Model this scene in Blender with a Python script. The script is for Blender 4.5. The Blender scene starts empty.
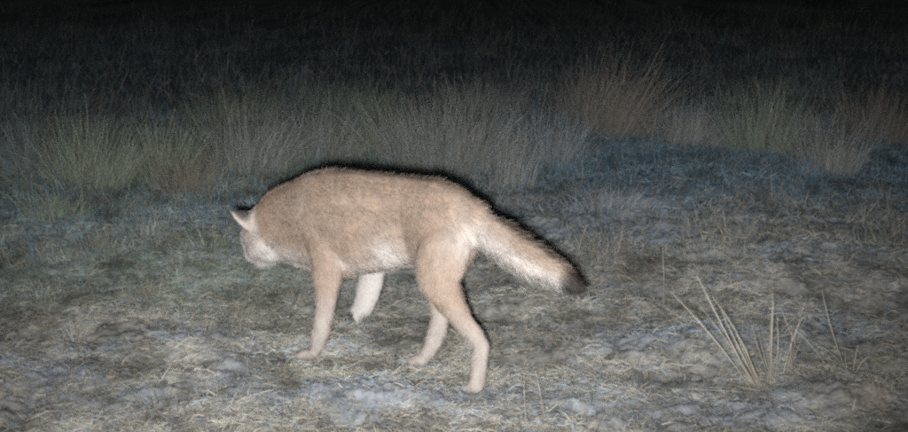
import bpy, bmesh, math, random
import numpy as np
from mathutils import Vector, Matrix

rng = np.random.default_rng(7)
random.seed(7)
S = bpy.context.scene

# ------------------------------------------------------------------ camera
F = 1247.0; CX, CY = 454.0, 216.0; CAMH = 1.30
PITCH = math.atan(263.0 / F)
cam_d = bpy.data.cameras.new('camera'); cam = bpy.data.objects.new('camera', cam_d)
S.collection.objects.link(cam)
cam_d.sensor_width = 36.0; cam_d.lens = 36.0 * F / 908.0
cam_d.clip_start = 0.05; cam_d.clip_end = 2000
cam.location = (0, 0, CAMH); cam.rotation_euler = (math.pi / 2 - PITCH, 0, 0)
S.camera = cam
CAM = np.array([0, 0, CAMH])

# ------------------------------------------------------------------ night sky, moon, flash
w = bpy.data.worlds.new('World'); S.world = w; w.use_nodes = True
nt = w.node_tree; bg = nt.nodes['Background']
sky = nt.nodes.new('ShaderNodeTexSky'); sky.sky_type = 'NISHITA'; sky.sun_disc = False
sky.sun_elevation = math.radians(4); sky.sun_rotation = math.radians(160)
nt.links.new(sky.outputs[0], bg.inputs['Color']); bg.inputs['Strength'].default_value = 0.012
sd = bpy.data.lights.new('blue_fill', 'SUN'); sun = bpy.data.objects.new('blue_fill', sd)
S.collection.objects.link(sun)
sd.energy = 0.03; sd.angle = math.radians(0.5); sd.color = (0.55, 0.75, 1.0)  # weak bluish sun, unseen, added to tint what the flash misses
sun.rotation_euler = (math.radians(62), 0, math.radians(20)); sun.location = (0, -3, 6)
# the flash of the camera that took the picture, just left of and below its lens
fd = bpy.data.lights.new('camera_flash', 'SPOT'); fl = bpy.data.objects.new('camera_flash', fd)
S.collection.objects.link(fl)
fd.energy = 1480; fd.color = (0.97, 0.985, 1.0); fd.shadow_soft_size = 0.028
fd.spot_size = math.radians(66); fd.spot_blend = 1.0
fl.location = (-0.034, 0.0, CAMH - 0.060)
aim = Vector((-0.12, 4.0, 1.05)) - Vector(fl.location)
fl.rotation_euler = aim.to_track_quat('-Z', 'Y').to_euler()
S.view_settings.view_transform = 'Standard'; S.view_settings.look = 'None'
S.view_settings.exposure = 0.0; S.view_settings.gamma = 1.0
S.view_settings.use_curve_mapping = False
S.render.engine = 'CYCLES'
S.cycles.filter_width = 2.7
S.cycles.use_adaptive_sampling = True; S.cycles.adaptive_threshold = 0.12; S.cycles.adaptive_min_samples = 16
S.cycles.use_denoising = False
S.cycles.max_bounces = 5

# ------------------------------------------------------------------ helpers
def ray(u, v):
    a, b = (u - CX) / F, (CY - v) / F
    c, s = math.cos(PITCH), math.sin(PITCH)
    return np.array([a, c + b * s, -s + b * c])
def gp(u, v, z=0.0):                       # pixel -> point of the ground
    d = ray(u, v); t = (z - CAMH) / d[2]
    return CAM + d * t
def tag(o, label=None, cat=None, group=None, kind=None):
    if label: o['label'] = label
    if cat: o['category'] = cat
    if group: o['group'] = group
    if kind: o['kind'] = kind
    return o
def nrm(a):
    a = np.asarray(a, float)
    return a / np.maximum(np.linalg.norm(a, axis=-1, keepdims=True), 1e-9)

# gradient noise, vectorised
_perm = np.random.default_rng(3).permutation(512)
def _h(ix, iy):
    return _perm[(_perm[ix & 511] + iy) & 511]
def noise(x, y, seed=0):
    x = np.asarray(x, float) + seed * 17.31; y = np.asarray(y, float) - seed * 9.77
    ix = np.floor(x).astype(int); iy = np.floor(y).astype(int)
    fx, fy = x - ix, y - iy
    ux = fx * fx * fx * (fx * (fx * 6 - 15) + 10); uy = fy * fy * fy * (fy * (fy * 6 - 15) + 10)
    def g(i, j):
        a = _h(ix + i, iy + j) * (2 * math.pi / 512)
        return np.cos(a) * (fx - i) + np.sin(a) * (fy - j)
    n0 = g(0, 0) * (1 - ux) + g(1, 0) * ux
    n1 = g(0, 1) * (1 - ux) + g(1, 1) * ux
    return 1.5 * (n0 * (1 - uy) + n1 * uy)
def fbm(x, y, oct=3, seed=0):
    r = 0; a = 1.0; t = 0
    for k in range(oct):
        r = r + a * noise(x * 2 ** k, y * 2 ** k, seed + k); t += a; a *= 0.5
    return r / t
def sstep(a, b, x):
    t = np.clip((x - a) / (b - a), 0, 1); return t * t * (3 - 2 * t)

def attr_material(name, rough=0.75, translucent=0.0, noise_scale=None, bump=None, spec=0.25, contrast=(.45, 1.5)):
    m = bpy.data.materials.new(name); m.use_nodes = True
    t = m.node_tree; p = t.nodes['Principled BSDF']
    at = t.nodes.new('ShaderNodeAttribute'); at.attribute_name = 'Col'
    col = at.outputs['Color']
    if noise_scale:
        tc = t.nodes.new('ShaderNodeTexCoord')
        nz = t.nodes.new('ShaderNodeTexNoise'); nz.inputs['Scale'].default_value = noise_scale
        nz.inputs['Detail'].default_value = 8; nz.inputs['Roughness'].default_value = 0.7
        t.links.new(tc.outputs['Object'], nz.inputs['Vector'])
        rp = t.nodes.new('ShaderNodeMapRange')
        rp.inputs[1].default_value = 0.3; rp.inputs[2].default_value = 0.7
        rp.inputs[3].default_value = contrast[0]; rp.inputs[4].default_value = contrast[1]
        t.links.new(nz.outputs['Fac'], rp.inputs[0])
        mx = t.nodes.new('ShaderNodeVectorMath'); mx.operation = 'SCALE'
        t.links.new(col, mx.inputs[0]); t.links.new(rp.outputs[0], mx.inputs['Scale'])
        col = mx.outputs[0]
        if bump:
            bp = t.nodes.new('ShaderNodeBump'); bp.inputs['Strength'].default_value = bump
            bp.inputs['Distance'].default_value = 0.01
            t.links.new(nz.outputs['Fac'], bp.inputs['Height'])
            t.links.new(bp.outputs[0], p.inputs['Normal'])
    t.links.new(col, p.inputs['Base Color'])
    p.inputs['Roughness'].default_value = rough
    p.inputs['Specular IOR Level'].default_value = spec
    if translucent:
        tr = t.nodes.new('ShaderNodeBsdfTranslucent'); t.links.new(col, tr.inputs['Color'])
        mix = t.nodes.new('ShaderNodeMixShader'); mix.inputs[0].default_value = translucent
        t.links.new(p.outputs[0], mix.inputs[1]); t.links.new(tr.outputs[0], mix.inputs[2])
        t.links.new(mix.outputs[0], t.nodes['Material Output'].inputs['Surface'])
    return m
M_ground = attr_material('ground_soil', 0.95, 0, 55, 0.5, 0.1, (.62, 1.32))
M_grass = attr_material('grass_blade', 0.7, 0.22)
M_fur = attr_material('fur_hair', 0.62, 0.10, spec=0.2)
M_skin = attr_material('fur_undercoat', 0.9, 0, 60, 0.3, 0.1, (.85, 1.12))

def np_mesh(name, verts, faces, cols=None, mat=None, smooth=False):
    """faces: int array (n,3) or (n,4)"""
    verts = np.ascontiguousarray(verts, np.float32); faces = np.ascontiguousarray(faces, np.int32)
    me = bpy.data.meshes.new(name)
    n, k = faces.shape
    me.vertices.add(len(verts)); me.vertices.foreach_set('co', verts.ravel())
    me.loops.add(n * k); me.loops.foreach_set('vertex_index', faces.ravel())
    me.polygons.add(n); me.polygons.foreach_set('loop_start', np.arange(0, n * k, k, dtype=np.int32))
    me.polygons.foreach_set('use_smooth', np.full(n, smooth))
    me.update(calc_edges=True)
    if cols is not None:
        a = me.color_attributes.new('Col', 'FLOAT_COLOR', 'POINT')
        c = np.ones((len(verts), 4), np.float32); c[:, :3] = cols
        a.data.foreach_set('color', c.ravel())
    if mat: me.materials.append(mat)
    return me
def add_obj(name, me, parent=None, loc=None):
    o = bpy.data.objects.new(name, me); S.collection.objects.link(o)
    if parent is not None: o.parent = parent
    if loc is not None: o.location = loc
    return o

# ------------------------------------------------------------------ terrain
PAWS = [gp(308, 359), gp(474, 391), gp(422, 364)]
# low swellings of the ground: pixel of the centre, radii in metres, height
SWELL = [(845, 275, .42, .30, .07), (640, 338, .34, .18, .045), (720, 352, .22, .14, .04),
         (350, 405, .26, .12, .045), (880, 405, .22, .16, .06), (250, 350, .30, .16, .04),
         (560, 300, .35, .22, .04), (800, 235, .55, .4, .06), (120, 330, .3, .16, .04),
         (700, 190, .8, .6, .07), (60, 400, .3, .12, .035)]
SW = [(gp(u, v)[:2], rx, ry, h) for u, v, rx, ry, h in SWELL]
def height(x, y):
    x = np.asarray(x, float); y = np.asarray(y, float)
    near = 1 - sstep(7, 14, y)
    z = 0.045 * noise(x * .7, y * .7, 1) + 0.035 * noise(x * 2.1, y * 2.1, 2) * (.4 + .6 * near)
    r = 1 - np.abs(noise(x * 5.5, y * 5.5, 4))
    z = z + near * (0.034 * (r - .75) + 0.012 * noise(x * 11, y * 11, 5) + 0.012 * noise(x * 30, y * 30, 6) + 0.006 * noise(x * 58, y * 58, 7))
    for (c, rx, ry, h) in SW:
        z = z + h * np.exp(-((x - c[0]) / rx) ** 2 - ((y - c[1]) / ry) ** 2)
    k = np.ones_like(z)
    for p in PAWS:
        k = k * (1 - np.exp(-(((x - p[0]) / .13) ** 2 + ((y - p[1]) / .13) ** 2) ** 1.5))
    far = sstep(30, 200, np.hypot(x, y))
    return z * k * (1 - far)

def blob(x, y, u, v, rx, ry):
    c = gp(u, v)
    return np.exp(-((x - c[0]) / rx) ** 2 - ((y - c[1]) / ry) ** 2)
def sandy(x, y):                           # bare pale grey-blue sandy soil
    b = (blob(x, y, 680, 345, .32, .17) + .9 * blob(x, y, 600, 400, .4, .13) + .8 * blob(x, y, 350, 405, .28, .10)
         + .7 * blob(x, y, 810, 330, .35, .2) + .75 * blob(x, y, 570, 215, .8, .7) + .6 * blob(x, y, 640, 170, .9, 1.0)
         + .55 * blob(x, y, 60, 380, .35, .2) + .5 * blob(x, y, 215, 352, .3, .12) + .6 * blob(x, y, 860, 275, .4, .25)
         + .6 * blob(x, y, 740, 415, .5, .12) + .5 * blob(x, y, 40, 420, .4, .1))
    n = fbm(x * 3.2, y * 3.2, 3, 31)
    return np.clip(b * (1.0 + 1.2 * n) + .55 * sstep(.12, .5, n), 0, 1)
def teal(x, y):                            # blue-green colour cast, painted into ground and blades
    b = (blob(x, y, 650, 165, .9, 1.2) + blob(x, y, 850, 165, .7, 1.3) + .35 * blob(x, y, 95, 205, .7, .6)
         + .3 * blob(x, y, 40, 240, .5, .5) + .8 * blob(x, y, 720, 140, .9, 1.4) + .5 * blob(x, y, 570, 150, .8, 1.2)
         + .5 * blob(x, y, 240, 215, .25, .3) + .6 * blob(x, y, 40, 60, 4.0, 9.0) + .5 * blob(x, y, 700, 70, 5.0, 8.0))
    return np.clip(b * (1 + .9 * fbm(x * 2, y * 2, 3, 41)), 0, 1)
def green(x, y):
    b = blob(x, y, 130, 270, .8, .55) + .9 * blob(x, y, 60, 170, 1.6, 2.2) + .6 * blob(x, y, 310, 140, 1.4, 3.0)
    return np.clip(b * (1 + .8 * fbm(x * 2, y * 2, 3, 51)), 0, 1)
def mixc(a, b, t):
    return a * (1 - t[:, None]) + np.asarray(b) * t[:, None]
def soil_colour(x, y):
    n = fbm(x * 4, y * 4, 4, 61)
    c = mixc(np.tile([.25, .232, .20], (len(x), 1)), [.14, .126, .105], sstep(-.1, .4, n))
    c = c * np.clip(1 + .9 * fbm(x * 7.5, y * 7.5, 3, 152), .5, 1.4)[:, None]  # same hollow shade pattern put into the soil colour
    c = mixc(c, [.20, .22, .17], .6 * green(x, y))
    c = mixc(c, [.32, .34, .38], .78 * sandy(x, y))
    c = mixc(c, [.18, .275, .34], .8 * teal(x, y))
    c = mixc(c, [.36, .29, .21], .6 * blob(x, y, 885, 405, .2, .14))
    return c

def graded(lo, hi, step, out, n):
    core = np.arange(lo, hi, step)
    g = lambda a, sgn: a + sgn * (np.geomspace(step, out, n))
    return np.concatenate([g(core[0], -1)[::-1], core, g(core[-1], 1)])
gx = graded(-2.4, 2.4, .011, 900, 70); gy = graded(2.8, 6.0, .011, 900, 90)
GX, GY = np.meshgrid(gx, gy)
vx, vy = GX.ravel(), GY.ravel()
vz = height(vx, vy)
nx, ny = len(gx), len(gy)
ii = (np.arange(ny - 1)[:, None] * nx + np.arange(nx - 1)).ravel()
faces = np.stack([ii, ii + 1, ii + nx + 1, ii + nx], 1)
g = add_obj('ground', np_mesh('ground', np.stack([vx, vy, vz], 1), faces, soil_colour(vx, vy), M_ground, True))
tag(g, 'uneven dry sandy ground at night', None, None, 'structure')

# ------------------------------------------------------------------ blades
def ribbons(base, dirn, length, width, droop, cb, ct, seg=3, side=None):
    """curved tapering blades; base (n,3), dirn (n,3) start direction, droop (n,) bends them down"""
    n = len(base); dirn = nrm(dirn)
    if side is None:
        rnd = rng.normal(size=(n, 3)); rnd[:, 2] *= .3
        side = nrm(np.cross(dirn, rnd))
    pts = [base]; d = dirn.copy(); p = base.copy()
    for k in range(seg):
        p = p + d * (length / seg)[:, None]; pts.append(p)
        d = d.copy(); d[:, 2] -= droop / seg * 1.3; d = nrm(d)
    V = []; Cc = []
    for k in range(seg):
        f = k / seg
        hw = (width * .5 * (1 - .55 * f))[:, None]
        V += [pts[k] - side * hw, pts[k] + side * hw]
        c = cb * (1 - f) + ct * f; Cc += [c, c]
    V.append(pts[seg]); Cc.append(ct)
    nv = 2 * seg + 1
    V = np.stack(V, 1).reshape(-1, 3); Cc = np.stack(Cc, 1).reshape(-1, 3)
    fs = []
    for k in range(seg - 1):
        a = 2 * k; fs += [[a, a + 1, a + 3], [a, a + 3, a + 2]]
    a = 2 * (seg - 1); fs.append([a, a + 1, a + 2])
    fs = np.array(fs)
    Fc = (np.arange(n)[:, None, None] * nv + fs[None]).reshape(-1, 3)
    return V, Fc, Cc
def join(parts):
    V, Fc, C, o = [], [], [], 0
    for v, f, c in parts:
        V.append(v); Fc.append(f + o); C.append(c); o += len(v)
    return np.concatenate(V), np.concatenate(Fc), np.concatenate(C)

STRAW = np.array([.44, .40, .32]); GREY = np.array([.37, .36, .335]); DARK = np.array([.17, .155, .13])
GREEN = np.array([.29, .335, .265]); TEAL = np.array([.22, .345, .43]); BLUE = np.array([.33, .37, .42])
def palette(x, y, straw=.45):
    n = len(x); r = rng.random(n)
    c = np.where((r < straw)[:, None], STRAW, GREY)
    c = np.where((r > .90)[:, None], DARK, c)
    pick = rng.random(n)
    c = np.where((pick < .75 * green(x, y))[:, None], GREEN, c)
    pick = rng.random(n)
    c = np.where((pick < .55 * sandy(x, y))[:, None], BLUE, c)
    pick = rng.random(n)
    c = np.where((pick < .72 * teal(x, y))[:, None], TEAL, c)
    hollow_mottle = np.clip(1.02 + .75 * fbm(x * 2.3, y * 2.3, 2, 151) + .95 * fbm(x * 7.5, y * 7.5, 3, 152), .38, 1.5)[:, None]   # shade of hollows in the straw, imitated by noise in the colour
    brown = np.clip(1.1 - hollow_mottle, 0, 1) * np.array([.0, .05, .14])
    return c * rng.uniform(.62, 1.25, (n, 1)) * hollow_mottle * (1 - brown)
def scatter(n, y0, y1, dens, slope=.44, pad=.8, power=1.0):
    """random ground points in the wedge that the place shows, kept with probability dens(x, y)"""
    y = y0 + (y1 - y0) * rng.random(n) ** power
    x = rng.uniform(-1, 1, n) * (slope * y + pad)
    k = rng.random(n) < dens(x, y)
    return x[k], y[k]
def paw_clear(x, y, r=.022):
    k = np.ones_like(x)
    for p in PAWS: k = k * ((x - p[0]) ** 2 + (y - p[1]) ** 2 > r * r)
    return k

def litter(n, y0, y1, lmin, lmax, wmin, wmax, bright=None):
    dens = lambda x, y: np.clip(.5 + 1.3 * fbm(x * 3.5, y * 3.5, 3, 71), .05, 1) * (1 - .62 * sandy(x, y)) * paw_clear(x, y)
    x, y = scatter(n, y0, y1, dens); n = len(x)
    a = rng.uniform(0, 2 * math.pi, n) ; el = np.abs(rng.normal(.12, .30, n))
    d = np.stack([np.cos(a) * np.cos(el), np.sin(a) * np.cos(el), np.sin(el)], 1)
    L = lmin + (lmax - lmin) * rng.random(n) ** 2
    z = height(x, y) + rng.uniform(.000, .012, n)
    c = palette(x, y, .55)
    if bright is not None: c = bright * rng.uniform(.8, 1.15, (n, 1))
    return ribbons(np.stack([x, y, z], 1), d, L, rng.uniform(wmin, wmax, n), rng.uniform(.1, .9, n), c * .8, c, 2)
def turf(n, y0, y1, hmin, hmax, wmin, wmax, dens):
    x, y = scatter(n, y0, y1, lambda x, y: dens(x, y) * paw_clear(x, y)); n = len(x)
    lean = rng.normal(0, .45, (n, 2))
    lean[:, 0] += .35 * noise(x * 2.5, y * 2.5, 81); lean[:, 1] += .35 * noise(x * 2.5, y * 2.5, 82)
    d = np.stack([lean[:, 0], lean[:, 1], np.ones(n)], 1)
    L = hmin + (hmax - hmin) * rng.random(n) ** 1.7
    c = palette(x, y, .35)
    tus = sstep(.12, .5, fbm(x * 2.6, y * 2.6, 2, 141)) * sstep(4.3, 5.2, y + .55 * sstep(-.2, -.8, x)) * (1 - .6 * sandy(x, y))
    L = L * (.85 + 1.9 * tus)
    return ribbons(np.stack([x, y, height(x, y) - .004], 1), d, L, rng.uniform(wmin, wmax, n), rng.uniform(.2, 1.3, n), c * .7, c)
o = add_obj('straw_litter', np_mesh('straw_litter', *join([
    litter(420000, 2.9, 5.2, .008, .065, .0010, .0032),
    litter(11000, 2.9, 5.6, .03, .10, .0018, .0038, np.array([.52, .47, .385])),
    litter(110000, 5.0, 8.5, .02, .08, .0016, .0040)]), M_grass))
tag(o, 'broken dry straw matted over the ground', None, None, 'stuff')
dn = lambda x, y: np.clip(.28 + .9 * fbm(x * 2.2, y * 2.2, 3, 91) + .6 * green(x, y), .03, 1) * (1 - .5 * sandy(x, y))
df = lambda x, y: np.clip(.35 + .9 * fbm(x * 1.4, y * 1.4, 3, 92) + .5 * green(x, y) + .4 * teal(x, y), .05, 1) * (1 - .4 * sandy(x, y))
o = add_obj('short_grass', np_mesh('short_grass', *join([
    turf(300000, 2.9, 5.4, .008, .055, .0010, .0022, dn),
    turf(270000, 5.2, 10, .015, .085, .0014, .0034, df),
    turf(65000, 9.0, 22, .04, .15, .002, .0045, df)]), M_grass))
tag(o, 'short thin dry grass growing over the ground', None, None, 'stuff')
# loose tall grass that fades into the dark behind the animal
def meadow_d(x, y):
    edge = 6.3 + 1.3 * sstep(.2, 1.6, x) + .5 * noise(x * 1.1, y * 0 + 3, 95)
    return sstep(edge - 1.1, edge + 1.6, y) * np.clip(.22 + 1.9 * fbm(x * 1.0, y * .9, 3, 96), .02, 1)
def meadow(n, y0, y1, hmin, hmax, wmin, wmax):
    x, y = scatter(n, y0, y1, meadow_d, pad=1.2); n = len(x)
    lean = rng.normal(0, .20, (n, 2)); lean[:, 0] += .12 + .3 * noise(x, y, 97)
    d = np.stack([lean[:, 0], lean[:, 1], np.ones(n)], 1)
    L = (hmin + (hmax - hmin) * rng.random(n) ** 1.5) * np.clip(.75 + .9 * fbm(x * 1.3, y * .9, 2, 98), .25, 1.4)
    c = palette(x, y, .2) * np.array([.95, 1.02, 1.0])
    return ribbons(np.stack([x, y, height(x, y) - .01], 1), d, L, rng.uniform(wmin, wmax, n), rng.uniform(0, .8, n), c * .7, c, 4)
o = add_obj('tall_grass', np_mesh('tall_grass', *join([
    meadow(85000, 5.6, 12, .06, .40, .0009, .0022), meadow(42000, 11, 30, .12, .45, .0018, .0045)]), M_grass))
tag(o, 'loose tall meadow grass fading into the dark', None, None, 'stuff')

# ------------------------------------------------------------------ grass clumps, one object each
def grass_clump(name, u, v, hpx, wpx, n, col, lean=0., spread=.35, label='', stalks=0, stalk_h=1.25, width=.0026, thin=.5, tall=1.4):
    c = gp(u, v); D = c[1]; sc = D / F / math.cos(PITCH)
    H = hpx * sc; R = wpx * sc * .5
    c[2] = float(height(np.array([c[0]]), np.array([c[1]]))[0])
    a = rng.uniform(0, 2 * math.pi, n); r = R * rng.random(n) ** .7
    x, y = r * np.cos(a), r * np.sin(a) * .8
    z = height(x + c[0], y + c[1]) - c[2] - .01
    lx = rng.normal(lean, spread * .6, n) + x / max(R, .01) * spread
    ly = rng.normal(0, spread * .6, n) + y / max(R, .01) * spread
    d = np.stack([lx, ly, np.ones(n)], 1)
    L = H * (.30 + .70 * rng.random(n) ** tall)
    pick = rng.random((n, 1))
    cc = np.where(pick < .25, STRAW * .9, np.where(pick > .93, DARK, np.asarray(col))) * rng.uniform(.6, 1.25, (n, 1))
    w_ = rng.uniform(.5, 1.2, n) * width
    o = add_obj(name, np_mesh(name, *ribbons(np.stack([x, y, z], 1), d, L, w_, rng.uniform(0, .9, n), cc * .75, cc, 4), M_grass), loc=c)
    tag(o, label, 'grass', 'grass clumps behind and beside the coyote')
    for k in range(stalks):
        lx_, ly_ = lean + random.gauss(0, .16), random.gauss(0, .1)
        b = np.array([[random.uniform(-.4, .4) * R, random.uniform(-.3, .3) * R, 0]])
        dv = nrm([[lx_, ly_, 1]]); Ls = np.array([H * stalk_h * random.uniform(.75, 1.0)])
        cs = (STRAW * random.uniform(.8, 1.1))[None]
        P = [ribbons(b, dv, Ls, np.array([width * 1.1]), np.array([.12]), cs * .8, cs, 5)]
        m = 16                                   # feathery seed head near the tip
        f = np.linspace(.55, .99, m)
        drop = np.stack([0 * f, 0 * f, -.06 * (f ** 2) * Ls[0]], 1)
        pb = b + dv * (Ls[0] * f)[:, None] + drop
        sd_ = nrm(dv + rng.normal(0, .35, (m, 3)))
        P.append(ribbons(pb, sd_, np.full(m, .028), np.full(m, .0018), np.full(m, .4), np.repeat(cs, m, 0), np.repeat(cs, m, 0), 2))
        add_obj('seed_stalk', np_mesh('seed_stalk', *join(P), M_grass), o)
    return o
TG = [.42, .50, .39]; GG = [.49, .515, .50]; BR = [.45, .40, .355]; TL = [.31, .41, .43]; BG_ = [.43, .49, .54]
CL = [
 (92, 188, 88, 60, 420, TG, .0, .40, 'pale green bushy grass clump at the far left behind the short turf', 1),
 (190, 195, 62, 40, 260, STRAW * .8, .05, .40, 'low straw coloured clump left of and behind the coyote ear', 0),
 (165, 182, 80, 36, 200, TG, .1, .35, 'narrow green grass clump between the far left bushy clump and the low straw clump', 1),
 (250, 172, 85, 60, 360, GG, .12, .38, 'grey grass clump above the coyote head with one long stalk leaning right', 1),
 (318, 160, 70, 70, 330, GG, .1, .42, 'grey clump just above the shoulder line of the coyote', 1),
 (392, 158, 68, 60, 330, TG, -.05, .40, 'dark green grey clump above the middle of the back of the coyote', 1),
 (446, 164, 94, 96, 700, GG, .05, .40, 'broad grey feathery clump above the hips of the coyote', 2),
 (512, 186, 72, 34, 110, GG, .10, .16, 'sparse thin upright stalks right behind the rump of the coyote', 2),
 (548, 160, 72, 62, 360, BG_, .05, .38, 'bluish grey clump above and right of the root of the tail', 1),
 (612, 138, 106, 60, 260, BR, .34, .34, 'tall brownish clump leaning right, highest of the clumps in the picture', 1),
 (592, 122, 62, 60, 300, BR, .1, .36, 'dim brown clump left of and behind the tallest brownish clump', 0),
 (690, 146, 58, 64, 360, GG, .22, .40, 'grey clump with fanned blades right of the tallest brownish clump', 1),
 (762, 152, 84, 56, 330, TG, .0, .32, 'upright green grey clump in the background right of the middle', 1),
 (826, 176, 76, 52, 260, GG, .04, .34, 'thin grey clump at the right behind the bare swelling', 1),
 (880, 140, 70, 60, 280, BR, .05, .34, 'dim brownish clump at the right edge of the picture in the dark', 1),
 (28, 176, 66, 60, 300, TL, .0, .38, 'dark blue green clump at the left edge of the picture', 1),
 (360, 118, 48, 70, 260, TG, .1, .36, 'dim far clump above the coyote back at the edge of the dark', 0),
 (478, 108, 46, 70, 260, GG, .1, .36, 'dim far clump behind the broad grey feathery clump', 0),
 (232, 122, 46, 70, 240, TG, .1, .36, 'dim far green clump above and left of the coyote head in the dark', 1),
 (104, 250, 44, 44, 130, STRAW, .05, .28, 'small pale straw tuft with upright blades left of the coyote head', 0),
 (300, 300, 34, 22, 60, STRAW * .85, .35, .35, 'small dry tuft beside the throat of the coyote in front of the foreleg', 0),
 (58, 226, 40, 50, 170, TG, .05, .45, 'low green tuft in front of the far left bushy clump', 0),
 (146, 236, 36, 46, 150, GG, .1, .5, 'low grey tuft right of the small pale straw tuft', 0),
 (206, 256, 34, 50, 150, TG, -.1, .5, 'low green grey tuft just left of the muzzle of the coyote', 0),
 (150, 296, 32, 46, 120, STRAW * .85, .1, .5, 'low straw tuft in the green turf below the small pale straw tuft', 0),
 (48, 306, 30, 44, 110, GG, .0, .5, 'low grey tuft at the left edge below the green turf', 0),
 (236, 318, 26, 40, 90, STRAW * .8, .1, .5, 'flat dry tuft left of the near foreleg of the coyote', 0),
 (606, 212, 34, 60, 150, BG_, .1, .5, 'low bluish tuft right of the tail in the middle distance', 0),
 (700, 232, 30, 60, 130, GG, .0, .5, 'low grey tuft above the lone thin upright stalk', 0),
 (590, 262, 26, 50, 110, STRAW * .8, .1, .5, 'low straw tuft just above the black tip of the tail', 0),
 (20, 268, 30, 26, 50, STRAW * .8, .1, .4, 'tiny dry tuft in the short turf at the left edge of the picture', 0),
 (160, 415, 34, 34, 46, STRAW * .8, .0, .5, 'small ragged tuft at the bottom left on bare ground', 0),
 (300, 425, 36, 40, 60, STRAW * .8, .0, .5, 'ragged straw tuft at the bottom edge below the front paw', 0),
 (75, 350, 34, 40, 60, GG, .1, .5, 'low grey tuft at the left between pale bare patches', 0),
]
for (u, v, hp, wp, n, col, lean, sp, lab, st) in CL:
    near = v > 230
    if not near: n = int(n * 3.2); wp *= 1.25
    grass_clump('grass_clump', u, v, hp, wp, n, col, lean, sp, lab, st, width=.0022 if near else .0021)

# ------------------------------------------------------------------ single dry stalks and the pale clump in front
def stalk_mesh(p0, p1, bow, width, col, seg=6, kink=None):
    """a rounded three sided stem from p0 to p1, bowed, in coordinates relative to p0"""
    p0 = np.zeros(3); L = np.linalg.norm(p1); t = nrm(p1)
    side = nrm(np.cross(t, [0.2, 1, .1])); up = np.cross(side, t)
    V, Fc, C = [], [], []
    for k in range(seg + 1):
        f = k / seg
        c = p1 * f + np.asarray(bow) * (4 * f * (1 - f))
        if kink is not None and f > .7: c = c + np.asarray(kink) * (f - .7) / .3
        r = width * .5 * (1 - .75 * f) + .0002
        for j in range(3):
            a = j * 2.094 + .4 * k
            V.append(c + side * r * math.cos(a) + up * r * .6 * math.sin(a)); C.append(np.asarray(col) * (.85 + .25 * f))
    for k in range(seg):
        for j in range(3):
            a, b = 3 * k + j, 3 * k + (j + 1) % 3
            Fc += [[a, b, b + 3], [a, b + 3, a + 3]]
    Fc += [[0, 2, 1], [3 * seg, 3 * seg + 1, 3 * seg + 2]]
    return np.array(V), np.array(Fc), np.array(C)
def tip_point(u, v, y):                     # pixel -> point on the upright plane at distance y
    d = ray(u, v); return CAM + d * (y / d[1])
PALE = np.array([.52, .475, .385])
def dry_clump(base_px, stems, label, name='dry_grass_clump'):
    c = gp(*base_px); c[2] = float(height(np.array([c[0]]), np.array([c[1]]))[0])
    e = bpy.data.objects.new(name, None); S.collection.objects.link(e); e.location = c; e.empty_display_size = .05
    tag(e, label, 'dry grass')
    for (bu, bv, tu, tv, wd, bow, dy) in stems:
        b = gp(bu, bv); b[2] = float(height(np.array([b[0]]), np.array([b[1]]))[0]) - .012
        t = tip_point(tu, tv, b[1] + dy)
        bow = bow + random.gauss(0, .006)
        me = np_mesh('stalk', *stalk_mesh(b * 0, t - b, (bow, 0, abs(bow) * .4), wd * 1.0, PALE * random.uniform(.7, 1.05)), M_grass)
        add_obj('stalk', me, e, b - c)
    return e
big = [(757, 388, 671, 292, .0048, .010, .03), (758, 389, 698, 277, .0052, .006, .05), (760, 389, 697, 276, .004, -.006, .02),
       (761, 390, 712, 296, .005, .005, .0), (763, 391, 722, 312, .0046, -.008, -.03), (764, 390, 735, 330, .004, .006, -.05),
       (762, 392, 700, 306, .0038, .012, .04), (768, 388, 773, 293, .0042, .0, .02), (771, 388, 774, 300, .005, -.002, .05),
       (773, 386, 777, 318, .0036, .004, -.02), (783, 382, 803, 317, .0040, .004, .02), (786, 382, 792, 330, .003, .0, -.03),
       (790, 380, 806, 300, .0030, -.006, .04), (758, 355, 800, 312, .0028, .0, .03), (800, 348, 781, 308, .0032, -.004, .01),
       (830, 370, 786, 322, .0024, .004, .02), (766, 391, 745, 345, .0044, .004, -.06), (775, 388, 760, 338, .0034, -.004, .03),
       (770, 391, 668, 388, .0030, .012, -.03), (772, 392, 728, 384, .0036, .006, -.06)]
for k in range(9):
    bu = random.uniform(755, 792); q = random.random()
    big.append((bu, 390 - abs(bu - 765) * .2, bu + random.gauss(-14, 22), 388 - random.uniform(25, 85), random.uniform(.0018, .003), random.gauss(0, .008), random.uniform(-.06, .06)))
dry_clump((765, 389), big, 'pale dry clump of long stalks fanning up at the lower right')
dry_clump((851, 374), [(851, 374, 822, 290, .0036, .004, .02), (853, 374, 805, 338, .0028, .024, .0), (852, 373, 858, 345, .003, 0, .02),
                       (854, 374, 868, 356, .0034, -.004, -.02), (850, 374, 845, 350, .003, .002, .02), (853, 375, 838, 362, .003, .002, -.03)],
          'small dry clump right of the fanning pale clump, one long stalk leaning left')
def single(bu, bv, tu, tv, wd, bow, label, name='dry_stalk', dy=.02, col=PALE):
    b = gp(bu, bv); b[2] = float(height(np.array([b[0]]), np.array([b[1]]))[0]) - .01
    t = tip_point(tu, tv, b[1] + dy)
    o = add_obj(name, np_mesh(name, *stalk_mesh(b * 0, t - b, (bow, 0, 0), wd, col * .8), M_grass), loc=b)
    tag(o, label, 'stalk', 'single dry stalks standing on the ground')
single(664, 300, 663, 248, .0036, .002, 'lone thin upright stalk right of the tail above the pale bare patch')
single(545, 425, 535, 370, .0026, .003, 'right one of two thin stalks at the bottom middle, leaning left')
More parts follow.
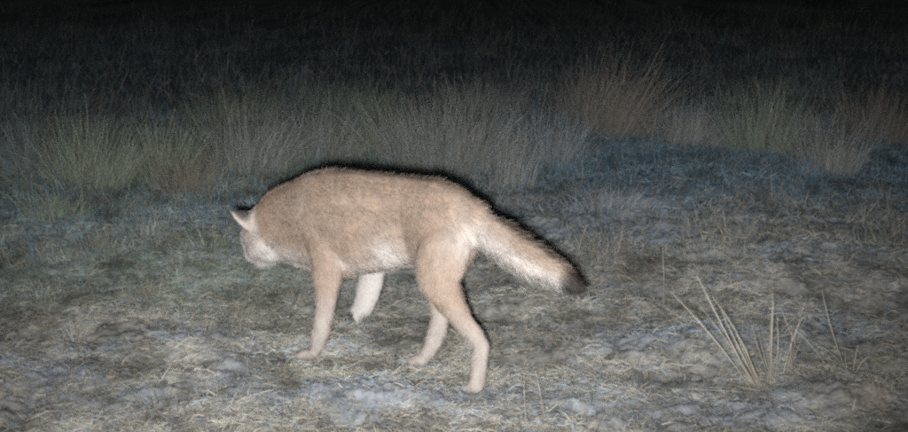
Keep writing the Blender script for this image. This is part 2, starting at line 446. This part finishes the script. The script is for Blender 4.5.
single(527, 428, 524, 372, .0026, -.002, 'left one of two thin stalks at the bottom middle, upright')
single(18, 412, 12, 384, .003, .002, 'short pale stalk standing near the bottom left corner')
single(68, 414, 66, 390, .003, .001, 'short pale stalk standing right of the one near the bottom left corner')
single(157, 390, 153, 370, .004, .001, 'short bent pale stalk on the ground left of the front paw')
single(836, 292, 859, 249, .0032, -.003, 'thin stalk leaning right on the swelling at the right')
single(240, 372, 232, 358, .004, .001, 'short thick pale straw left of and below the front paw')
def fallen(u0, v0, u1, v1, wd, lift, label):
    a, b = gp(u0, v0), gp(u1, v1)
    for p in (a, b): p[2] = float(height(np.array([p[0]]), np.array([p[1]]))[0]) + .006
    mid = (a + b) / 2; hz = float(height(np.array([mid[0]]), np.array([mid[1]]))[0])
    up = max(0, hz + .006 - mid[2]) + lift
    o = add_obj('fallen_straw', np_mesh('fallen_straw', *stalk_mesh(a * 0, b - a, (0, 0, up), wd, PALE * .75), M_grass), loc=a)
    tag(o, label, 'straw', 'loose straws lying on the ground')
fallen(812, 246, 846, 268, .010, .004, 'thick pale fallen stem lying on the swelling at the upper right')
fallen(672, 390, 742, 386, .004, .004, 'long thin fallen straw left of the base of the fanning pale clump')
fallen(575, 398, 605, 386, .005, .004, 'pale fallen straw right of the hind paw at the bottom middle')
fallen(330, 342, 345, 322, .005, .004, 'pale straw lying just right of the front leg')
fallen(480, 276, 520, 268, .004, .01, 'thin pale straw lying behind the hind leg under the tail')
fallen(585, 280, 612, 300, .004, .006, 'thin straw lying right of the tail tip')
fallen(395, 345, 405, 330, .005, .004, 'pale straw lying left of the far hind paw')

# ------------------------------------------------------------------ coyote
TH = math.radians(30)
HD = np.array([-math.cos(TH), math.sin(TH), 0]); LF = np.array([-math.sin(TH), -math.cos(TH), 0]); UP = np.array([0, 0, 1.])
NH, NF = gp(474, 391), gp(310, 359)
ORG = (NH + NF) / 2 - LF * .06
def PX(u, v, lat=0.):                       # pixel -> point of the animal's upright plane, lat metres to its left
    d = ray(u, v); q = ORG + LF * lat - CAM
    return CAM + d * (np.dot(q, LF) / np.dot(d, LF))
bm = bmesh.new()
BONES = []                                  # (p0, p1, r0, r1, kind)
def loft(rings, side_ref, kind, nseg=20):
    """rings: (centre, half height, half width); closed tube with rounded ends"""
    cs = [np.asarray(r[0], float) for r in rings]
    n = len(cs); ringv = []
    for i, (c, hh, hw) in enumerate(rings):
        t = nrm(cs[min(i + 1, n - 1)] - cs[max(i - 1, 0)])
        s = side_ref - np.dot(side_ref, t) * t; s = nrm(s); upv = np.cross(t, s); upv = nrm(upv)
        ringv.append((np.asarray(c, float), t, s, upv, hh, hw))
    seq = []
    c, t, s, u_, hh, hw = ringv[0]
    for ang in (75, 50, 25):
        a = math.radians(ang); seq.append((c - t * min(hh, hw) * math.sin(a), s, u_, hh * math.cos(a), hw * math.cos(a)))
    for (c, t, s, u_, hh, hw) in ringv: seq.append((c, s, u_, hh, hw))
    c, t, s, u_, hh, hw = ringv[-1]
    for ang in (25, 50, 75):
        a = math.radians(ang); seq.append((c + t * min(hh, hw) * math.sin(a), s, u_, hh * math.cos(a), hw * math.cos(a)))
    rows = []
    for (c, s, u_, hh, hw) in seq:
        rows.append([bm.verts.new(c + s * hw * math.cos(2 * math.pi * j / nseg) + u_ * hh * math.sin(2 * math.pi * j / nseg)) for j in range(nseg)])
    for a, b in zip(rows[:-1], rows[1:]):
        for j in range(nseg): bm.faces.new((a[j], a[(j + 1) % nseg], b[(j + 1) % nseg], b[j]))
    bm.faces.new(rows[0][::-1]); bm.faces.new(rows[-1])
    for i in range(n - 1):
        BONES.append((cs[i], cs[i + 1], max(rings[i][1:]), max(rings[i + 1][1:]), kind))
def ell(c, axes, r, kind=None):
    """ellipsoid with given axis vectors"""
    ax = [nrm(a) for a in axes]
    m = Matrix(((ax[0][0] * r[0], ax[1][0] * r[1], ax[2][0] * r[2], c[0]), (ax[0][1] * r[0], ax[1][1] * r[1], ax[2][1] * r[2], c[1]),
                (ax[0][2] * r[0], ax[1][2] * r[1], ax[2][2] * r[2], c[2]), (0, 0, 0, 1)))
    bmesh.ops.create_uvsphere(bm, u_segments=16, v_segments=10, radius=1, matrix=m)
    if kind: BONES.append((np.asarray(c) - ax[0] * r[0] * .5, np.asarray(c) + ax[0] * r[0] * .5, max(r), max(r), kind))
MPP = 3.95 / F                              # metres per pixel at the animal
def prof(u, top, bot, hw, lat=0.):          # a trunk ring from the outline rows at column u, fur thickness taken off
    t, b = PX(u, top, lat), PX(u, bot, lat)
    return ((t + b) / 2, np.linalg.norm(t - b) / 2, hw)
trunk = [prof(474, 200, 250, .055), prof(458, 189, 256, .078), prof(438, 180, 260, .088), prof(412, 177, 262, .070), prof(388, 174, 268, .084),
         prof(360, 171, 272, .098), prof(338, 171, 274, .098), prof(316, 174, 270, .090), prof(297, 184, 264, .078),
         prof(281, 193, 262, .068), prof(268, 205, 262, .062)]
loft(trunk, LF, 'trunk')
# tail, thick and hanging back
tail = [(PX(466, 218), .046, .042), (PX(482, 228), .049, .044), (PX(499, 240), .055, .048), (PX(518, 252), .052, .046), (PX(536, 263), .046, .042),
        (PX(552, 271), .037, .034), (PX(564, 278), .026, .024), (PX(573, 284), .015, .014)]
loft(tail, LF, 'tail')
# near fore leg
def leg(points, kind, lat_ref=LF):
    loft([(PX(u, v, lat), a, b) for (u, v, lat, a, b) in points], lat_ref, kind, 14)
def paw(u, v, lat, dirv, size=1.0, kind='paw', flat=True):
    c = PX(u, v, lat)
    s_ = np.cross(UP, dirv); s_ = nrm(s_); upv = nrm(np.cross(dirv, s_))
    ell(c, (dirv, s_, upv), (.034 * size, .024 * size, .018 * size), kind)
    for k, (f, l) in enumerate(((.020, -.0175), (.032, -.0065), (.032, .0065), (.020, .0175))):
        ell(c + dirv * f * size + s_ * l * size - upv * .004 * size, (dirv, s_, upv), (.017 * size, .0085 * size, .0115 * size))
leg([(312, 218, .062, .080, .036), (324, 246, .066, .062, .034), (328, 268, .070, .054, .035), (326.5, 288, .066, .043, .031), (325, 308, .062, .031, .026), (321.5, 328, .060, .029, .025),
     (319, 340, .060, .025, .022), (315, 351, .060, .017, .018)], 'leg')
paw(308, 354.5, .060, nrm(HD * .95 + LF * .2))
# far fore leg, lifted
leg([(338, 228, -.050, .070, .034), (362, 250, -.062, .052, .032), (373, 266, -.064, .046, .032), (371, 282, -.064, .043, .031), (367, 296, -.064, .041, .031), (364, 304, -.064, .039, .032)], 'farleg')
dp = nrm(HD * .25 - UP * .9)
paw(360, 307, -.064, dp, 1.1, 'farleg')
ell(PX(362, 308, -.064), (dp, HD, LF), (.030, .040, .032), 'paw')
# near hind leg
leg([(452, 222, .030, .070, .044), (446, 240, .056, .086, .048), (440, 262, .066, .084, .046), (440, 283, .066, .066, .038), (450, 302, .064, .047, .031), (464, 322, .062, .032, .024),
     (476, 336, .060, .028, .020), (481, 345, .060, .026, .018), (479.5, 358, .060, .026, .021), (478.5, 374, .060, .025, .021), (477, 384, .060, .025, .022)], 'leg')
paw(474.5, 387.5, .060, nrm(HD), .88)
# far hind leg, stepping forward under the belly
leg([(462, 220, -.035, .08, .042), (450, 250, -.055, .075, .042), (442, 276, -.062, .056, .034), (440, 300, -.062, .038, .028), (440, 318, -.062, .029, .022), (437, 332, -.062, .030, .023),
     (432, 345, -.062, .025, .020), (425, 356, -.062, .022, .020)], 'leg')
paw(420, 360.5, -.062, nrm(HD))
# head, low and turned away from the camera
HF = nrm([-.30, .60, -.74])                 # where the muzzle points
HL = nrm(np.cross(UP, HF)); HU = nrm(np.cross(HF, HL))
HC = PX(265, 236, .0)
loft([(PX(284, 229), .088, .068), (PX(274, 232), .084, .068), (HC, .068, .062)], LF, 'neck')
ell(HC, (HF, HL, HU), (.082, .074, .068), 'head')
ell(PX(269, 249, .02), (HD, LF, UP), (.056, .050, .048), 'cheek')
loft([(HC + HF * .020 - HU * .006, .054, .056), (HC + HF * .065 - HU * .014, .040, .040), (HC + HF * .090 - HU * .019, .032, .031), (HC + HF * .112 - HU * .022, .025, .024)], HL, 'muzzle', 14)
ell(HC + HL * .036 - HU * .034 + HF * .010, (HF, HL, HU), (.060, .034, .040), 'cheek')
ell(HC - HL * .036 - HU * .034 + HF * .010, (HF, HL, HU), (.060, .034, .040), 'cheek')
EARS = []
for sgn in (1, -1):
    b = HC + HL * sgn * .040 + HU * .044 - HF * .022
    b = HC + HL * sgn * .042 + HU * .030 - HF * .036
    tip = b + nrm(np.array([-.82, -.10, .52]) if sgn > 0 else np.array([.25, .75, .55])) * .082
    e_t = nrm(tip - b); fr = nrm(HF * .75 + HL * sgn * .55); fr = nrm(fr - np.dot(fr, e_t) * e_t); sd_ = np.cross(e_t, fr)
    EARS.append((b, tip, fr, sgn))
    loft([(b - e_t * .020, .022, .046), (b + e_t * .012, .018, .050), (b + e_t * .038, .014, .042), (b + e_t * .060, .010, .026), (b + e_t * .078, .006, .008)], sd_, 'ear', 14)
me = bpy.data.meshes.new('body_raw'); bm.to_mesh(me); bm.free()
tmp = add_obj('tmp_body', me)
md = tmp.modifiers.new('r', 'REMESH'); md.mode = 'VOXEL'; md.voxel_size = .0055; md.use_smooth_shade = True
md = tmp.modifiers.new('s', 'SMOOTH'); md.factor = .5; md.iterations = 5
dg = bpy.context.evaluated_depsgraph_get()
body_me = bpy.data.meshes.new_from_object(tmp.evaluated_get(dg), depsgraph=dg)
bpy.data.objects.remove(tmp)
body_me.name = 'body'
nv = len(body_me.vertices)
BV = np.empty(nv * 3, np.float32); body_me.vertices.foreach_get('co', BV); BV = BV.reshape(-1, 3).astype(float)
BN = np.empty(nv * 3, np.float32); body_me.vertices.foreach_get('normal', BN); BN = BN.reshape(-1, 3).astype(float)

KIND = ['trunk', 'tail', 'leg', 'farleg', 'paw', 'neck', 'head', 'muzzle', 'cheek', 'ear']
def region(P):
    """nearest bone for each point: its kind, the hair direction and a soft blend of hair lengths"""
    best = np.full(len(P), 1e9); kind = np.zeros(len(P), int); flow = np.zeros((len(P), 3)); wsum = np.zeros(len(P)); lsum = np.zeros(len(P)); fsum = np.zeros((len(P), 3))
    LEN = dict(trunk=.027, tail=.040, leg=.018, farleg=.011, paw=.008, neck=.030, head=.016, muzzle=.009, cheek=.022, ear=.009)
    for (a, b, r0, r1, k) in BONES:
        ab = b - a; t = np.clip(((P - a) @ ab) / max(ab @ ab, 1e-9), 0, 1)
        d = np.linalg.norm(P - a - t[:, None] * ab, axis=1) - .8 * (r0 + (r1 - r0) * t)
        f = nrm(ab)
        if k in ('trunk', 'neck'): f = -f if k == 'neck' or True else f
        if k == 'trunk': f = nrm(-HD * .9 - UP * .35)
        if k == 'neck': f = nrm(-HD * .7 - UP * .45)
        if k in ('head', 'cheek', 'muzzle'): f = nrm(-HF - UP * .2)
        if k in ('leg', 'farleg'): f = nrm(f - UP * .8)
        m = d < best; best[m] = d[m]; kind[m] = KIND.index(k); flow[m] = f
        ww = np.exp(-np.clip(d + .03, -.05, .3) / .012)
        wsum += ww; lsum += ww * LEN[k]; fsum += ww[:, None] * f
    L_ = lsum / wsum; up_ = sstep(.22, .36, P[:, 2]) * np.isin(kind, [2, 3])
    return kind, nrm(fsum), L_ * (1 - up_) + .026 * up_
def local(P):
    q = P - ORG; return q @ HD, q @ LF, P[:, 2]
TANC = np.array([.300, .218, .162]); PALEC = np.array([.54, .50, .465]); RUST = np.array([.30, .206, .146]); GREYC = np.array([.235, .19, .155]); BLK = np.array([.012, .011, .011])
def coat(P, N, kind):
    """pelage: root colour and tip colour"""
    X, Y, Z = local(P); k = lambda s: kind == KIND.index(s)
    nzv = noise(X * 14 + Y * 9, Z * 14, 101); fine = noise(X * 45 + Y * 30, Z * 45, 102)
    c = np.tile(TANC, (len(P), 1))
    c = mixc(c, RUST, .55 * sstep(.0, .5, nzv))
    trunk_ = k('trunk') | k('neck')
    low = sstep(.40, .30, Z) * trunk_                         # belly and flank
    c = mixc(c, PALEC, .65 * low)
    gb = PX(386, 258, .06); fl_ = 1.2 * np.exp(-((P - gb) ** 2).sum(1) / .062 ** 2) * trunk_
    c = mixc(c, PALEC, .85 * np.clip(fl_, 0, 1))
    c = mixc(c, GREYC, .35 * sstep(.1, .5, fine) * sstep(.40, .50, Z))
    shoulder = np.exp(-((P - PX(300, 205, .07)) ** 2).sum(1) / .10 ** 2)
    c = mixc(c, GREYC, .35 * shoulder)
    lg = k('leg') | k('paw')
    c = mixc(c, mixc(np.tile(TANC * .86, (len(P), 1)), PALEC * .78, np.full(len(P), .62)), lg * sstep(.30, .14, Z))
    c = c * (1 - .22 * (lg * sstep(.14, .02, Z)) * sstep(-.3, .3, noise(X * 40, Z * 40, 131)))[:, None]
    rump = np.exp(-((P - PX(470, 240, .06)) ** 2).sum(1) / .065 ** 2)
    c = mixc(c, PALEC, .6 * np.clip(rump, 0, 1))
    fold = PX(405, 248, .07); fold_shade = np.exp(-(((P - fold) @ HD) / .012) ** 2 - (((P - fold) @ UP) / .07) ** 2) * (Y > 0) * ((kind == 0) | (kind == 2))
    c = mixc(c, [.16, .115, .085], .6 * fold_shade)  # shade of the flank fold, painted into the coat colour
    c = mixc(c, PALEC * .78, np.clip((k('farleg') | (lg & (Y < -.02) & (X > .05))) * 1.0, 0, 1))
    tl = k('tail')
    c = mixc(c, PALEC, tl * .85 * sstep(.55, -.15, N[:, 2]))
    face = k('cheek') | k('muzzle') | k('head') | k('neck') | k('trunk')
    for (u_, v_, la, rr, st_) in ((256, 257, .03, .058, 1.), (270, 260, .06, .058, 1.), (290, 266, .06, .040, .9), (247, 226, .04, .036, .7), (251, 244, .03, .042, .7)):
        c = mixc(c, PALEC, st_ * face * np.exp(-((P - PX(u_, v_, la)) ** 2).sum(1) / rr ** 2))
    hd = k('head') | k('cheek'); c = mixc(c, PALEC * .85, hd * .35)
    c = mixc(c, PALEC, (k('neck') | k('trunk')) * sstep(.345, .30, Z) * sstep(.30, .40, X) * .8)
    c = np.where((face & (hd | k('muzzle')))[:, None], c * np.array([.98, 1.0, 1.02]), c)
    mz = k('muzzle') * 1.0; c = mixc(c, PALEC, .7 * mz)
    c = mixc(c, [.05, .045, .04], mz * sstep(.035, .0, np.linalg.norm(P - (HC + HF * .134 - HU * .016), axis=1)))
    # ears: pale fronts and sides, black rims and tips
    er = k('ear')
    c = mixc(c, PALEC, er * .55)
    for (b, tip, fr, sgn) in EARS:
        s = ((P - b) @ nrm(tip - b)) / np.linalg.norm(tip - b)
        c = mixc(c, BLK * 3, er * sstep(.86, 1.0, s) * .85)
        c = mixc(c, BLK * 3, er * sstep(.55, .9, (N @ UP)) * sstep(.1, .4, s) * .85)
    tp = c.copy()
    # black tipped guard hairs along the spine and the upper side and end of the tail
    dors = trunk_ * .8 * sstep(.93, 1.0, N[:, 2]) * sstep(.3, .42, Z)
    dors = np.maximum(dors, tl * sstep(.92, 1.08, N[:, 2] + .35 * (N @ -HD)))
    tT = PX(578, 284); tipd = sstep(.080, .050, np.linalg.norm(P - tT, axis=1)) * tl
    dors = np.clip(np.maximum(dors, 1.1 * tipd), 0, 1)
    tp = mixc(tp, BLK, dors)
    c = mixc(c, BLK * 2, .8 * np.clip(1.2 * tipd, 0, 1)); c = mixc(c, [.10, .08, .065], .6 * dors)
    sg = sstep(.05, .6, fine) * trunk_ * .30                      # scattered dark tips on the sides
    tp = mixc(tp, [.16, .12, .09], sg * sstep(.42, .52, Z))
    band = np.exp(-((X - local(PX(298, 210, .08)[None])[0][0]) / .016) ** 2) * trunk_ * sstep(.36, .44, Z)
    tp = mixc(tp, PALEC, .55 * band)
    mot = fbm(X * 26 + Y * 16, Z * 26, 3, 121) * (trunk_ | (kind == 2))
    tp = tp * (1 + .55 * mot)[:, None]
    tp = mixc(tp, PALEC, .25 * (1 - dors))
    return c, tp, dors
kd, fw, ln = region(BV)
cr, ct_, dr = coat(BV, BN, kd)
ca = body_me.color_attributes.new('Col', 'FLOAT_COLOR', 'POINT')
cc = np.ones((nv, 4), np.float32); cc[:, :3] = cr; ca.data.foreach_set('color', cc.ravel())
body_me.materials.clear(); body_me.materials.append(M_skin)
coy = bpy.data.objects.new('coyote', None); S.collection.objects.link(coy); coy.location = ORG; coy.empty_display_size = .2
tag(coy, 'tan coyote with pale belly and black tail tip walking left, head low', 'coyote')
body = add_obj('body', body_me, coy); body.location = -ORG
# hair
body_me.calc_loop_triangles()
T = np.empty(len(body_me.loop_triangles) * 3, np.int32); body_me.loop_triangles.foreach_get('vertices', T); T = T.reshape(-1, 3)
A, B, Cc = BV[T[:, 0]], BV[T[:, 1]], BV[T[:, 2]]
area = np.linalg.norm(np.cross(B - A, Cc - A), axis=1) * .5
NS = 170000
kt = kd[T[:, 0]]
wt = area * np.where(np.isin(kt, [KIND.index(s) for s in ('head', 'muzzle', 'ear', 'paw', 'leg', 'farleg', 'cheek')]), 1.8, 1.0)
ti = rng.choice(len(T), NS, p=wt / wt.sum())
r1, r2 = np.sqrt(rng.random(NS)), rng.random(NS)
wa, wb, wc = (1 - r1)[:, None], (r1 * (1 - r2))[:, None], (r1 * r2)[:, None]
ip = lambda arr: arr[T[ti, 0]] * wa + arr[T[ti, 1]] * wb + arr[T[ti, 2]] * wc
hp = ip(BV); hn = nrm(ip(BN)); hf = nrm(ip(fw)); hl = (ip(ln[:, None]))[:, 0]
hr, ht, hdors = ip(cr), ip(ct_), ip(dr[:, None])[:, 0]
hl = hl * rng.uniform(.6, 1.2, NS) * (1 + .15 * hdors)
hf = nrm(hf - (hf * hn).sum(1, keepdims=True) * hn)
wob = np.stack([noise(hp[:, 0] * 22 + hp[:, 1] * 13, hp[:, 2] * 22, 110 + k) for k in range(3)], 1)
hd_ = nrm(hf * .85 + hn * .36 + rng.normal(0, .16, (NS, 3)) + .28 * wob)
sd = nrm(np.cross(hd_, hn) + rng.normal(0, .25, (NS, 3)))
jit = rng.uniform(.78, 1.18, (NS, 1))
V, Fc, C = ribbons(hp - hn * .002, hd_, hl, np.where(np.isin(kd[T[ti, 0]], [0, 1, 5]), .0016, .0011), np.full(NS, .25), hr * jit, ht * jit, 2, sd)
fur = add_obj('fur', np_mesh('fur', V - ORG, Fc, C, M_fur), coy); tag(fur, kind='stuff')
# nose and eyes
def plain(name, col, rough):
    m = bpy.data.materials.new(name); m.use_nodes = True
    p = m.node_tree.nodes['Principled BSDF']; p.inputs['Base Color'].default_value = (*col, 1); p.inputs['Roughness'].default_value = rough
    return m
M_nose = plain('wet_nose', (.012, .011, .011), .35); M_eye = plain('eye', (.10, .05, .015), .08)
def small_ell(name, c, axes, r, mat):
    b = bmesh.new(); ax = [nrm(a) for a in axes]
    m = Matrix([[ax[0][i] * r[0], ax[1][i] * r[1], ax[2][i] * r[2], (c - ORG)[i]] for i in range(3)] + [[0, 0, 0, 1]])
    bmesh.ops.create_uvsphere(b, u_segments=12, v_segments=8, radius=1, matrix=m)
    me = bpy.data.meshes.new(name); b.to_mesh(me); b.free(); me.materials.append(mat)
    for p in me.polygons: p.use_smooth = True
    return add_obj(name, me, coy)
small_ell('nose', HC + HF * .134 - HU * .014, (HF, HL, HU), (.012, .013, .011), M_nose)
for s in (1, -1): small_ell('eye', HC + HF * .064 + HL * s * .038 + HU * .012, (HF, HL, HU), (.009, .008, .009), M_eye)
